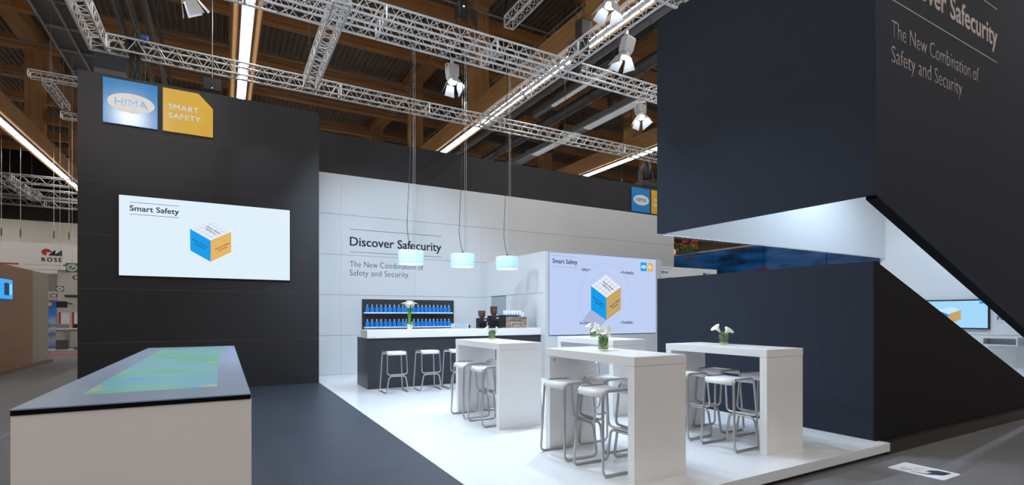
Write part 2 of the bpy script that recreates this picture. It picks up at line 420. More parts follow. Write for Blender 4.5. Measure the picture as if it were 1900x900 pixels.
ypoly(ell(9.745, 2.775, .08, .045, 24), VY-.002).build('logo_oval', E_logo, s)
ytext('HIMA', 9.70, 9.79, VY-.004, 2.755, .035, E_blue, s, .02)
ypoly([(9.885, 2.66), (10.09, 2.66), (10.09, 2.84), (10.04, 2.89), (9.885, 2.89)], VY).build('logo_tile', E_yel, s)
ytext('SMART', 9.91, 10.01, VY-.002, 2.785, .03, E_logo, s, .02); ytext('SAFETY.', 9.91, 10.05, VY-.002, 2.735, .03, E_logo, s, .02)

# second white presentation wall behind the tower
wq = struct(box(10.5, 14.3, 11.45, 11.6, 0, 2.995).build('wall_presentation', mat('bright_white', (.86, .87, .88), .4)), 'white presentation wall half hidden behind the dark tower', 'wall')
for z in (2.93, 2.66): yrect(10.9, 12.22, z-.004, z+.004, 11.45).build('rule_line', M_ink, wq)
ytext('Smart Safety Platform', 10.9, 12.05, 11.45, 2.775, .10, M_ink, wq, .015)
yrect(13.62, 13.81, 2.66, 2.865, 11.45).build('logo_tile', M_blues, wq)
yrect(13.84, 14.0, 2.66, 2.865, 11.45).build('logo_tile', M_yell, wq)

# ================================================================ TOWER
TX, TY, TB, TE = 6.73, 3.15, 6.65, 14.45
tw = struct(box(TX, TX+.12, TY+.026, TB+.005, 2.945, 6.72).build('wall_right', M_tower), 'big dark tower with a slanting white slot', 'wall')
# front face, upper part: bottom edge slants down to the right
sl = .352
zf = lambda x: 2.945 - sl*(x-TX)
MB().prism([(TX, TY, 2.945), (TX, TY, 6.72), (16.5, TY, 6.72), (16.5, TY, 0.005), (15.08, TY, .005)], (0, .025, 0)).build('front_cladding', M_tower, tw)
MB().prism([(TX+.121, TY+.025, 2.906), (TX+.121, TY+.025, 6.71), (16.5, TY+.025, 6.71), (16.5, TY+.025, 0.005), (15.08, TY+.025, .005)], (0, .14, 0)).build('front_core', M_black, tw)
# back panel with white inner face, right inner wall
box(TX+.13, TE+.1, TB-.10, TB, 2.925, 6.7).build('rear_panel', M_towin, tw)
# inner liner of the left face
box(TX+.12, TX+.125, TY+.13, TB-.10, 2.95, 6.7).build('inner_lining', M_towin, tw)
wi = struct(box(TE, TE+.12, TY+.13, TB+.01, 0, 6.7).build('wall_alcove', M_towin), 'white inner wall of the tower with screen and shelf', 'wall')
box(TE-.002, TE, TY+.13, TB, 1.055, 1.062).build('panel_joint', M_wseam, wi)
# lower part
lo = struct(box(TX, TX+.12, TY+.026, TB, 0, 2.14).build('wall_right_lower', M_tower), 'dark waist high lower block of the tower behind the right bar table', 'wall')
z0 = 2.14; sl2 = (2.14-.48)/(11.38-TX)
xe = TX + 2.14/sl2
MB().prism([(TX, TY, 0), (TX, TY, z0), (xe, TY, 0)], (0, .025, 0)).build('front_cladding', mat('flat_black', (.008, .007, .009), .7, spec=.2), lo)
MB().prism([(TX+.121, TY+.025, 0), (TX+.121, TY+.025, 2.097), (xe-.02, TY+.025, 0)], (0, .09, 0)).build('front_core', M_towin, lo)
box(TX+.12, TX+.125, TY+.13, TB, 0, 2.13).build('inner_lining', M_towin, lo)
# lettering on the tower front
headline(tw, TY, 7.10, 6.16, 5.35, 10.29, 5.585, .30, 4.90, 4.585, .205, 9.62, 9.06, M_greyl, .014)
# TV and shelf in the alcove
t = thing('wall_television', 'wall television with cube picture in the white tower slot', 'television', (TE, 5.1, 1.18))
box(-.05, 0, -.57, .58, 0, .66).build('frame', M_blk, t, bevel=.006)
box(-.053, -.049, -.54, .55, .03, .63).build('display', E_sky, t)
def xface(pts, x=-.0535): return MB().prism([(x, a, b) for a, b in pts], (-.002, 0, 0))
xface([(.36, .42), (.10, .50), (-.08, .43), (.15, .33)]).build('cube_top', scr('tv_cube_top', (.55, .80, .95)), t)
xface([(.36, .42), (.15, .33), (.15, .10), (.36, .20)]).build('cube_left_face', scr('tv_cube_blue', (.02, .22, .85)), t)
xface([(.15, .33), (-.08, .43), (-.08, .22), (.15, .10)]).build('cube_right_face', E_tan, t)
xface([(-.40, .56), (-.47, .56), (-.47, .61), (-.40, .61)]).build('logo_tile', E_blue, t)
xface([(-.48, .56), (-.54, .56), (-.54, .61), (-.48, .61)]).build('logo_tile', E_yel, t)
for b, y0, y1, z in (('Smart Safety', 4.42, 3.82, 1.49), ('Platform', 4.42, 4.02, 1.385)):
    text(b, (TE-.001, y0, z), (0, y1-y0, 0), (0, 0, .085), M_ink, wi, .015)
box(TE-.002, TE, 3.82, 4.42, 1.33, 1.336).build('rule_line', M_greyl, wi)
mb = MB().box(-.30, 0, -.55, .02, .15, .175).box(-.30, 0, -.55, .02, 0, .025).box(-.30, 0, -.55, -.525, .025, .15).box(-.30, 0, -.005, .02, .025, .15)
tag(mb.build('wall_shelf', M_lam, loc=(TE, 4.56, .85)), 'white open box shelf under the television', 'shelf')

# ================================================================ SIGNS
def sign_pair(x, y, z, w, place, glare=False):
    s = thing('logo_sign', 'square blue sign with white oval %s' % place, 'sign', (x, y, z))
    box(0, w, -.04, 0, 0, w).build('panel', M_blues, s, bevel=.003)
    MB().prism([(a, -.04, b) for a, b in ell(.51*w, .5*w, .43*w, .215*w, 48)], (0, -.004, 0)).build('oval', mat('sign_oval_white', (.85, .85, .82), .4), s)
    ytext('HIMA', .21*w, .81*w, -.044, .425*w, .155*w, M_blues, s, .010)
    s = thing('slogan_sign', 'yellow cut-corner sign with white words %s' % place, 'sign', (x+w+.08, y, z))
    MB().prism([(0, -.04, 0), (w, -.04, 0), (w, -.04, .69*w), (.70*w, -.04, w), (0, -.04, w)], (0, .04, 0)).build('panel', M_yell, s, bevel=.003)
    ytext('SMART', .115*w, .71*w, -.04, .53*w, .115*w, M_wlet, s, .018, spacing=1.1)
    ytext('SAFETY.', .115*w, .79*w, -.04, .32*w, .115*w, M_wlet, s, .018, spacing=1.1)
sign_pair(-1.93, W1Y-.001, 5.05, .835, 'high on the dark display wall')
sign_pair(12.24, BY+.018, 5.07, .835, 'on the back wall band beside the tower')

# ================================================================ TOUCH TABLE
t = thing('touch_counter', 'long white counter with black glass touch screen top in the foreground', 'counter', (0, 0, 0))
M_cab = mat('counter_white', (.88, .87, .86), .22)
box(-.785, .125, 2.925, 7.5, 0, 1.072).build('body', M_cab, t, bevel=.004)
box(-.783, .121, 2.919, 7.498, 1.072, 1.093).build('shadow_gap', M_black, t)
M_tglass = mat('touch_glass_sheen', (.23, .31, .47), .42, spec=.8)  # black glass; the slate-blue sheen of the light is put into its colour
tg = box(-.785, .122, 2.915, 7.5, 1.093, 1.10).build('glass_top', M_tglass, t, bevel=.002)
# display picture: procedural green / cyan field with blue blobs
m = bpy.data.materials.new('touch_picture'); m.use_nodes = True; nt = m.node_tree; b = nt.nodes['Principled BSDF']
tc = nt.nodes.new('ShaderNodeTexCoord'); mp = nt.nodes.new('ShaderNodeMapping'); mp.inputs['Scale'].default_value = (1.2, .75, 1)
n1 = nt.nodes.new('ShaderNodeTexNoise'); n1.inputs['Scale'].default_value = 1.3
cr = nt.nodes.new('ShaderNodeValToRGB'); e = cr.color_ramp.elements
e[0].position = .36; e[0].color = (.10, .42, .22, 1); e[1].position = .66; e[1].color = (.12, .38, .55, 1)
q = e.new(.5); q.color = (.13, .46, .42, 1)
vo = nt.nodes.new('ShaderNodeTexVoronoi'); vo.inputs['Scale'].default_value = 3.8
mp2 = nt.nodes.new('ShaderNodeMapping'); mp2.inputs['Scale'].default_value = (1, .9, 1)
c2 = nt.nodes.new('ShaderNodeValToRGB'); e2 = c2.color_ramp.elements
e2[0].position = .16; e2[0].color = (1, 1, 1, 1); e2[1].position = .30; e2[1].color = (0, 0, 0, 1)
hs = nt.nodes.new('ShaderNodeValToRGB'); e3 = hs.color_ramp.elements; hs.color_ramp.interpolation = 'CONSTANT'
e3[0].color = (.05, .22, .80, 1); e3[1].position = .55; e3[1].color = (.38, .46, .30, 1)
sp = nt.nodes.new('ShaderNodeSeparateColor'); mx = nt.nodes.new('ShaderNodeMix'); mx.data_type = 'RGBA'
nt.links.new(tc.outputs['Object'], mp.inputs[0]); nt.links.new(mp.outputs[0], n1.inputs['Vector']); nt.links.new(n1.outputs[0], cr.inputs[0])
nt.links.new(tc.outputs['Object'], mp2.inputs[0]); nt.links.new(mp2.outputs[0], vo.inputs['Vector']); nt.links.new(vo.outputs['Distance'], c2.inputs[0])
nt.links.new(vo.outputs['Color'], sp.inputs[0]); nt.links.new(sp.outputs[0], hs.inputs[0])
nt.links.new(c2.outputs[0], mx.inputs[0]); nt.links.new(cr.outputs[0], mx.inputs[6]); nt.links.new(hs.outputs[0], mx.inputs[7])
b.inputs['Base Color'].default_value = (.05, .06, .07, 1); b.inputs['Roughness'].default_value = .34
nt.links.new(mx.outputs[2], b.inputs['Emission Color']); b.inputs['Emission Strength'].default_value = .62
for k in range(4): box(-.62, -.03, 3.28+k*.985, 3.28+k*.985+.978, 1.0998, 1.1006).build('display', m, t)

# ================================================================ BAR TABLES
def make_table(x, y, label):
    t = thing('bar_table', label, 'table', (x, y, 0), 0, 'white bar tables')
    w, l, h = .65, 1.43, 1.125
    box(0, w, 0, l, h-.083, h).build('tabletop', M_lam, t, bevel=.003)
    for y0 in (0, l-.09): box(.002, w-.002, y0+.002, y0+.088, 0, h-.085).build('leg', M_lam, t, bevel=.003)
    for y0 in (.093, l-.093):
        MB().lathe([(.008, -.004), (.008, .004)], (.06, y0, h-.13), 10).build('bolt', M_blk, t)
    return t
TABLES = {'A': (3.155, 3.39, 'front centre'), 'B': (3.115, 5.85, 'left'), 'C': (5.04, 3.40, 'right'), 'D': (4.98, 5.80, 'rear')}
make_table(3.155, 3.39, 'white slab bar table nearest the camera in the front centre')
make_table(3.115, 5.85, 'white slab bar table on the left in front of the bar')
make_table(5.04, 3.40, 'white slab bar table on the right before the dark tower')
make_table(4.98, 5.80, 'white slab bar table at the rear below the video wall')

def make_stool():
    t = thing('bar_stool', '', 'stool', (0, 0, 0), 0, 'steel bar stools')
    r = .0135; zr = .345; ys, yf = -.21, .21
    for s in (-1, 1):
        pts = [(0, yf, zr-r), (s*.16, yf, zr-r), (s*.215, yf+.005, .012+.0), (s*.225, ys, .012), (s*.185, ys+.03, .785), (s*.185, yf-.045, .785), (s*.195, yf, zr+r), (0, yf, zr+r)]
        path = [pts[0]] + [tuple(p) for p in fillet(pts, .062, 6)[1:-1]] + [pts[-1]]
        MB().tube(path, r, 8).build('side_frame', M_steel, t, smooth=True)
    prof = fillet([(ys+.017, .725), (ys+.031, .783), (yf-.046, .783), (yf-.034, .725)], .05, 6)
    vs = []; fs = []
    vs = [(-.172, a.x, a.y) for a in prof]; vs2 = [(.172, a.x, a.y) for a in prof]; n = len(prof)
    MB().add(vs + vs2, [(i, i+1, n+i+1, n+i) for i in range(n-1)]).build('seat', mat('stool_white', (.82, .82, .82), .35), t, smooth=True, solid=.007)
    return t
stool0 = make_stool(); used = [False]
def place_stool(x, y, rz, label):
    o = copy_tree(stool0) if used[0] else stool0
    used[0] = True
    o.location = (x, y, 0); o.rotation_euler = (0, 0, rz); o['label'] = label
def fillet2(p): return p
for k, (tx, ty, nm) in TABLES.items():
    nmn = {'A': 'front centre table', 'B': 'left table', 'C': 'right table', 'D': 'rear table'}[k]
    yn = {'A': (.495, 1.10), 'B': (.46, 1.07), 'C': (.445, 1.08), 'D': (.46, 1.06)}[k]
    for i, dy in enumerate(yn):
        e = ('near end', 'far end')[i]
        place_stool(tx+.08 if k != 'C' else tx-.02, ty+dy, R(-90), 'white-seated steel bar stool on the left side of the %s, %s' % (nmn, e))
        if k != 'D': place_stool(tx+.65-.03, ty+dy+.03, R(90), 'white-seated steel bar stool on the right side of the %s, %s' % (nmn, e))
for i, x in enumerate((2.89, 3.57, 4.18)):
    place_stool(x, 9.76, R(180), ('leftmost bar stool along the dark bar front', 'middle of the three bar stools along the dark bar front', 'bar stool at the dark bar half hidden by the left table')[i])

# ================================================================ BAR
t = thing('bar_counter', 'dark fronted bar counter with thick white top', 'bar', (0, 0, 0))
M_barf = mat('bar_front', (.030, .034, .045), .35)
box(2.52, 6.62, 10.33, 11.25, 0, 1.025).build('body', M_barf, t, bevel=.003)
box(2.50, 6.625, 10.30, 11.27, 1.025, 1.05).build('work_surface', M_lam, t, bevel=.003)
box(2.50, 6.625, 10.30, 10.85, 1.05, 1.19).build('raised_top', M_lam, t, bevel=.004)
for x in (4.55,): box(x, x+.004, 10.328, 10.331, 0, 1.02).build('front_joint', M_black, t)
# bottle display
t = thing('bottle_rack', 'dark wall board with two white bottle shelves behind the bar', 'shelf', (0, 0, 0))
box(3.09, 5.62, BY-.03, BY-.001, 1.10, 1.90).build('board', M_barf, t)
for z in (1.565, 1.19):
    for x0, x1 in ((3.12, 4.26), (4.34, 5.53)): box(x0, x1, BY-.20, BY-.03, z-.035, z).build('shelf', mat('shelf_glass_white', (.66, .72, .80), .3), t, bevel=.003)
BX = [3.2, 3.32, 3.44, 3.55, 3.67, 3.78, 3.9, 4.02, 4.13, 4.22, 4.43, 4.55, 4.66, 4.77, 4.88, 4.99, 5.10, 5.21, 5.32, 5.43]
M_cap = mat('bottle_cap_silver', (.8, .8, .82), .25, .6)
M_neck = mat('bottle_neck', (.02, .2, .55), .3)
b0 = None; ords = ('first','second','third','fourth','fifth','sixth','seventh','eighth','ninth','tenth')
for row, z in (('upper', 1.565), ('lower', 1.19)):
    for i, x in enumerate(BX):
        lab = '%s blue bottle from the left on the %s shelf, %s half' % (ords[i % 10], row, ('left', 'right')[i//10])
        if b0 is None:
            b0 = thing('bottle', lab, 'bottle', (x, BY-.12, z), 0, 'blue bottles behind the bar')
            w = .044
            mb = MB().prism([(-w, -.03, 0), (w, -.03, 0), (w, -.03, .115), (.016, -.03, .135), (-.016, -.03, .135), (-w, -.03, .115)], (0, .06, 0))
            mb.build('body', M_bott, b0, bevel=.004)
            MB().lathe([(.014, .133), (.014, .15), (.019, .15), (.019, .195), (.015, .198)], (0, 0, 0), 12).build('cap', M_cap, b0, smooth=True)
        else:
            o = copy_tree(b0); o.location = (x, BY-.12, z); o['label'] = lab

# flowers -------------------------------------------------------------
def calla(mb_s, mb_p, base, tip, lean, size, sr=.006, lf=.85):
    base = Vector(base); tip = Vector(tip)
    ctrl = base.lerp(tip, .6) + Vector((0, 0, .03))
    pts = [base*(1-q)**2 + ctrl*2*q*(1-q) + tip*q*q for q in [i/6 for i in range(7)]]
    mb_s.tube(pts, sr, 6)
    d = (Vector(lean)*lf + Vector((0, 0, 1))).normalized(); side = Vector((0, 0, 1)).cross(d)
    side = side.normalized() if side.length > .01 else Vector((1, 0, 0)); fw = side.cross(d).normalized()
    if fw.dot(Vector(lean)) < 0: fw = -fw
    n = 14; rings = []
    for (h, r) in ((0, .10), (.25, .16), (.55, .26), (.8, .40), (1.0, .62), (1.04, .66)):
        ring_ = []
        for k in range(n):
            a = 2*PI*k/n; lip = max(0, math.cos(a))
            ext = h*(1 + .35*lip*h); rr = r*(1+.35*lip*h*h)
            ring_.append(tip + d*size*ext*(1-.25*lip*h*h*(h > .9)) + (fw*math.cos(a) + side*math.sin(a))*size*rr*.95)
        rings.append(ring_)
    vs = [v for g in rings for v in g]; fs = [list(range(n))]
    for i in range(len(rings)-1):
        for k in range(n): fs.append((i*n+k, i*n+(k+1) % n, (i+1)*n+(k+1) % n, (i+1)*n+k))
    mb_p.add(vs, fs)
def leaf(mb, base, d, L, w, droop=.3):
    base = Vector(base); d = Vector(d).normalized(); side = d.cross(Vector((0, 0, 1)))
    side = side.normalized() if side.length > .05 else Vector((1, 0, 0))
    vs = []; N = 6
    for i in range(N+1):
        q = i/N; p = base + d*L*q - Vector((0, 0, droop*L*q*q)); ww = w*math.sin(PI*min(.98, q*.9+.08))
        vs += [p - side*ww, p + Vector((0, 0, -.1*ww)), p + side*ww]
    fs = []
    for i in range(N): fs += [(3*i, 3*i+1, 3*i+4, 3*i+3), (3*i+1, 3*i+2, 3*i+5, 3*i+4)]
    mb.add(vs, fs)
def vase(x, y, z, label, flowers, seed, curl=False):
    rd = random.Random(seed)
    t = thing('flower_vase', label, 'vase', (x, y, z), 0, 'calla vases on the bar tables')
    MB().lathe([(.0, 0.0), (.052, 0), (.055, .006), (.055, .172), (.052, .172), (.052, .012), (0, .012)], n=28, cap=False).build('glass', M_glass, t, smooth=True)
    MB().lathe([(.001, .013), (.05, .013), (.05, .034), (.001, .036)], n=20).build('moss', M_moss, t, smooth=True)
    for mm, cnt in ((M_leaf, 64), (M_leafd, 40)):
        mb = MB()
        for k in range(cnt):
            a = rd.uniform(0, 2*PI); r = rd.uniform(.005, .040); zz = rd.uniform(.036, .105)
            leaf(mb, (r*math.cos(a), r*math.sin(a), zz), (.30*math.cos(a), .30*math.sin(a), rd.uniform(.5, 1)), rd.uniform(.05, .075), rd.uniform(.010, .017), .15)
        mb.build('leaves', mm, t, smooth=True, solid=.0012)
    for (dx, dy, dz, lx, ly, sz) in flowers:
        ms, mp_ = MB(), MB()
        calla(ms, mp_, (dx*.2, dy*.2, .04), (dx, dy, dz), (lx, ly, 0), sz, .004)
        p = mp_.build('flower', M_petal, t, smooth=True, solid=.002)
        ms.build('stem', M_leaf, p, smooth=True)
    if curl:
        MB().tube([(.02*math.cos(a)+.03*a/6, .01, .10+.11*math.sin(a/2.2)) for a in [i*.35 for i in range(19)]], .0018, 5).build('curled_stem', M_leafd, t)
vase(3.49, 4.22, 1.125, 'glass vase of white callas on the front centre table', [(-.035, .01, .175, -1, .2, .075), (.03, 0, .175, 1, 0, .07), (.01, -.02, .12, .3, -1, .06), (-.02, -.01, .15, -.5, -.7, .065)], 3)
vase(3.49, 6.78, 1.125, 'glass vase of white callas on the left table', [(-.04, 0, .125, -1, .3, .075), (.04, -.01, .12, 1, -.3, .07)], 5)
vase(5.45, 4.26, 1.125, 'glass vase with curled stem and callas on the right table', [(-.045, .02, .16, -1, .4, .085), (.015, 0, .125, 1, -.3, .085)], 9, True)
vase(5.25, 6.60, 1.125, 'glass vase of white callas on the rear table', [(-.03, .0, .15, -1, .2, .08), (.03, .01, .16, 1, .1, .075), (.01, -.03, .13, .4, -1, .065)], 12)
# tall lily on the bar
t = thing('potted_lily', 'tall white calla lilies in a white pot on the bar', 'plant', (3.44, 10.5, 1.19))
MB().lathe([(.05, 0), (.055, .003), (.072, .105), (.066, .105), (.055, .09), (.001, .09)], n=24, cap=False).build('pot', mat('pot_white', (.85, .85, .85), .3), t, smooth=True)
for i, (dx, dy, dz, lx, ly) in enumerate(((-.05, 0, .51, -1, .1), (-.02, -.02, .50, -.4, -1), (.0, .02, .53, .3, .4), (.035, -.01, .51, 1, -.2))):
    ms, mp_ = MB(), MB(); calla(ms, mp_, (dx*.2, dy*.2, .09), (dx, dy, dz-.05), (lx, ly, 0), .115, .009, .35)
    p = mp_.build('flower', M_petal, t, smooth=True, solid=.002); ms.build('stem', M_leaf, p, smooth=True)
mb = MB()
for a, el, L in ((.2, .35, .2), (-.5, .2, .17), (2.7, .5, .16), (3.5, .25, .15), (1.4, .8, .14), (-1.4, .4, .16), (.7, 1.2, .15)):
    leaf(mb, (.02*math.cos(a), .02*math.sin(a), .09), (math.cos(a), math.sin(a), el), L, .035, .25)
mb.build('leaves', M_leaf, t, smooth=True, solid=.002)

# coffee corner --------------------------------------------------------
t = thing('espresso_machine', 'chrome espresso machine with handle on the bar top', 'coffee machine', (5.72, 10.45, 1.19))
M_chrome = mat('chrome', (.60, .52, .46), .12, 1, noise=((6, 6, 9), .5, .35))
box(.02, .60, 0, .36, .01, .26).build('body', M_chrome, t, bevel=.012)
MB().prism([(.0, .02, .26), (.42, .02, .26), (.36, .02, .31), (.02, .02, .31)], (0, .32, 0)).build('top_hood', mat('blue_steel', (.08, .16, .35), .3, .6), t, bevel=.006)
MB().tube(fillet([(.15, 0, .08), (.15, -.035, .08), (.15, -.035, .13), (.47, -.035, .13), (.47, -.035, .08), (.47, 0, .08)], .02, 3), .007, 8).build('handle', M_alu, t, smooth=True)
mb = MB()
for x in (.06, .56):
    for y in (.05, .31): mb.lathe([(.02, 0), (.02, .012)], (x, y, 0), 10)
mb.build('feet', M_blk, t)
box(.0, .03, .01, .34, .02, .30).build('side_panel', M_blk, t, bevel=.005)
for i, (x, h, w) in enumerate(((5.16, .40, .11), (5.47, .50, .13))):
    t = thing('coffee_grinder', ('small black coffee grinder with bean hopper beside the bar cups', 'taller black coffee grinder with bean hopper next to the espresso machine')[i], 'coffee grinder', (x, 10.5, 1.19))
    box(-w, w, -.10, .14, 0, h*.08).build('base', M_blk, t, bevel=.01)
    MB().prism([(-w*.95, -.02, h*.08), (w*.95, -.02, h*.08), (w*.95, -.02, h*.58), (-w*.95, -.02, h*.58)], (0, .16, 0)).build('body', M_blk, t, bevel=.015)
    MB().prism([(-w, -.14, h*.36), (w*.9, -.14, h*.36), (w*.9, -.14, h*.58), (-w, -.14, h*.58)], (0, .13, 0)).build('dosing_chamber', M_blk, t, bevel=.01)
    MB().lathe([(.045, h*.58), (.05, h*.62), (.080, h*.72), (.085, h*.97), (.0, h*.97)], (0, .04, 0), 20).build('hopper', mat('hopper_beans', (.10, .045, .03), .25), t, smooth=True)
    MB().lathe([(.0, h*.97), (.09, h*.97), (.09, h), (0, h)], (0, .04, 0), 20, cap=False).build('lid', M_blk, t)
    box(-.03, .03, -.145, -.139, h*.44, h*.50).build('badge', M_alu, t)
M_cup = mat('glass_tumbler', (.55, .66, .72), .06)
M_cup.node_tree.nodes['Principled BSDF'].inputs['Alpha'].default_value = .30
M_cupw = mat('cup_white', (.85, .86, .87), .25)
def tumbler(x, y, z, h, r, m, label, group, name='tumbler'):
    o = MB().lathe([(0, 0), (r*.82, 0), (r, h), (r*.92, h), (r*.75, .006), (0, .006)], n=14, cap=False).build(name, m, smooth=True, loc=(x, y, z))
    return tag(o, label, 'glass' if name == 'tumbler' else 'cup', group)
rows = ('front', 'middle', 'rear')
for j in range(2):
    for i in range(6):
        tumbler(4.43+i*.064, 10.46+j*.09, 1.19, .115, .029, M_cup, '%s clear tumbler from the left in the %s row on the bar' % (ords[i], ('front', 'back')[j]), 'tumblers on the bar')
for j in range(2):
    for i in range(7):
        tumbler(5.80+i*.073, 10.52+j*.11, 1.45 if i > 5 else 1.5, .10, .033, M_cupw, '%s white cup from the left in the %s row on the espresso machine' % (ords[i], ('front', 'back')[j]), 'cups on the espresso machine', 'cup')
for k in range(2):
    for i in range(3):
        tumbler(6.44+i*.07, 10.55, 1.19+k*.12, .115, .032, M_cup, '%s glass from the left in the %s layer at the right bar end' % (ords[i], ('lower', 'upper')[k]), 'glasses at the right end of the bar')
for i, x in enumerate((4.90, 4.955, 5.01)):
    tumbler(x-.02, 10.6, 1.19, .075, .02, M_blk if i == 0 else M_cup, ('small dark jar', 'low clear jar', 'second low clear jar')[i] + ' between the tumblers and the coffee grinders', 'small jars on the bar', 'jar')

# pendant lamps --------------------------------------------------------
M_shade = mat('lamp_shade', (.40, .58, .78), .25, emit=(.45, .74, 1.0), es=.34)
M_bulb = mat('lamp_glow', (1, 1, 1), .5, emit=(1, 1, 1), es=2.2)
for i, x in enumerate((3.51, 4.72, 5.87)):
    t = thing('pendant_lamp', ('left', 'middle', 'right')[i] + 'most'*(i != 1) + ' white drum pendant lamp over the bar', 'lamp', (x, 10.62, 2.58), 0, 'pendant lamps over the bar')
    MB().lathe([(.255, .02), (.262, 0), (.268, .02), (.268, .27), (.262, .29), (.02, .295)], n=48, cap=False).build('shade', M_shade, t, smooth=True, solid=.004)
    MB().lathe([(.0, .012), (.25, .012), (.25, .018), (0, .018)], n=40, cap=False).build('diffuser', M_bulb, t)
    MB().lathe([(.02, .29), (.02, .34), (.008, .36)], n=12).build('socket', M_blk, t)
    MB().tube([(0, 0, .34), (-.06, 0, .55), (-.09, 0, .8), (-.07, 0, 1.3), (-.02, 0, 2.2), (0, 0, 4.8)], .006, 6).build('cord', M_cable, t, smooth=True)
    mb = MB()
    for dx in (.05, .09): mb.tube([(dx, .0, .29), (dx, .0, 4.8)], .004, 5)
    mb.build('suspension_wire', M_wire, t)

# ================================================================ TRUSSES
def truss(label, p0, p1, s=.30, z=7.4, group='aluminium box trusses over the stand', cr=.025, lr=.009, m=None, pitch=.36, name='box_truss'):
    """box truss along X or Y, bottom at z, centre line p0-p1"""
    m = m or M_aluf
    p0 = Vector((p0[0], p0[1], z)); p1 = Vector((p1[0], p1[1], z)); L = (p1-p0).length; d = (p1-p0).normalized()
    t = thing(name, label, 'truss', p0, math.atan2(d.y, d.x), group); h = s/2
    P = lambda x, a, b: (x, a*h, h + b*h)
    for a in (-1, 1):
        for b in (-1, 1): MB().tube([P(0, a, b), P(L, a, b)], cr, 10).build('chord', m, t, smooth=True)
    mb = MB(); n = max(2, int(L/pitch)); st = L/n
    for k in range(n):
        x0, x1, xm = k*st, (k+1)*st, (k+.5)*st
        for a in (-1, 1):
            mb.tube([P(x0, a, -1), P(xm, a, 1)], lr, 5); mb.tube([P(xm, a, 1), P(x1, a, -1)], lr, 5)
        for b in (-1, 1):
            mb.tube([P(x0, -1, b), P(xm, 1, b)], lr, 5); mb.tube([P(xm, 1, b), P(x1, -1, b)], lr, 5)
    mb.build('lacing', m, t)
    j = 0
    while True:
        xx = min(j*2.5, L); mb = MB()
        for c in ((-1,-1,-1,1), (1,-1,1,1), (-1,-1,1,-1), (-1,1,1,1)):
            mb.tube([P(xx, c[0], c[1]), P(xx, c[2], c[3])], cr*.85, 6)
        mb.build('end_frame', m, t)
        if xx >= L: break
        j += 1
    if group[0] != 'a':
        for q in (.15, .85): MB().tube([(L*q, 0, s), (L*q, 0, 15.95-z)], .008, 5).build('hanger_wire', M_wire, t)
    return t
truss('long aluminium truss passing behind the top of the dark wall and back wall', (-2.25, 14.35), (16, 14.35))
truss('front one of two parallel aluminium trusses that carry the pendant lamps', (-2.15, 10.28), (13.5, 10.28))
truss('rear one of two parallel aluminium trusses that carry the pendant lamps', (-2.15, 10.80), (6.95, 10.80))
truss('short aluminium truss linking the lamp trusses to the rear truss', (1.97, 10.0), (1.97, 14.2))
truss('aluminium truss running in front of the light strip towards the tower top', (7.12, 6.8), (7.12, 14.5))
truss('aluminium truss descending at the upper left corner above the dark wall', (-2.42, 5.4), (-2.42, 14.5))
truss('aluminium truss end reaching over the top of the tower', (-2.15, 6.85), (7.95, 6.85))
truss('higher slim truss with a black hook near the roof', (7.45, 6), (7.45, 13.4), .30, 10.1, 'hall rigging trusses')
truss('thin hall truss just left of the dark wall, upper one', (-5.3, 21.4), (-1.8, 21.4), .22, 8.95, 'hall rigging trusses', .02, .008)
truss('thin hall truss just left of the dark wall, lower one', (-5.3, 25.1), (-1.8, 25.1), .22, 8.9, 'hall rigging trusses', .02, .008)
truss('short thin hall truss running away left of the dark wall', (-5.15, 22.6), (-5.15, 25.0), .22, 9.2, 'hall rigging trusses', .02, .008)
for (yy, zz, lab) in ((37.7, 8.75, 'nearest'), (40.3, 8.5, 'middle'), (43.5, 8.45, 'farthest')):
    truss('%s of three far trusses above the hanging banner' % lab, (-15, yy), (-5, yy), .42, zz, 'far banner trusses', .030, .012, M_galv, .7)
truss('far truss linking the banner trusses at the left edge', (-10.4, 37.9), (-10.4, 43.3), .42, 8.75, 'far banner trusses', .030, .012, M_galv, .7)
# corner cable bundle
t = thing('cable_bundle', 'black cable bundle dropping from the truss corner behind the dark wall', 'cables', (-1.75, 14.35, 5.0))
mb = MB()
for k in range(7):
    a = k*.9; mb.tube(fillet([(.03*math.cos(a), .03*math.sin(a), 0), (.05*math.cos(a*2), .05*math.sin(a), 1.6), (.10*math.cos(a), .08*math.sin(a), 2.3), (.14*math.cos(a+1), .10*math.sin(a+1), 2.75), (.02, .02, 3.0)], .3, 4), .018, 6)
mb.build('cables', M_cable, t, smooth=True)
mb = MB()
for k in range(5):
    mb.tube([(.12*math.cos(q)+.02*k-.05, -.1+.02*k, 2.55+.15*math.sin(q)) for q in [i*2*PI/14 for i in range(14)]], .014, 6, closed=True)
mb.build('coil', M_cable, t, smooth=True)
tag(box(-.06, .06, -.06, .06, -.06, .06).build('blue_connector', mat('connector_blue', (.02, .10, .5), .4), loc=(-1.55, 14.2, 7.78), bevel=.02), 'small blue plug on the truss corner cables', 'connector')
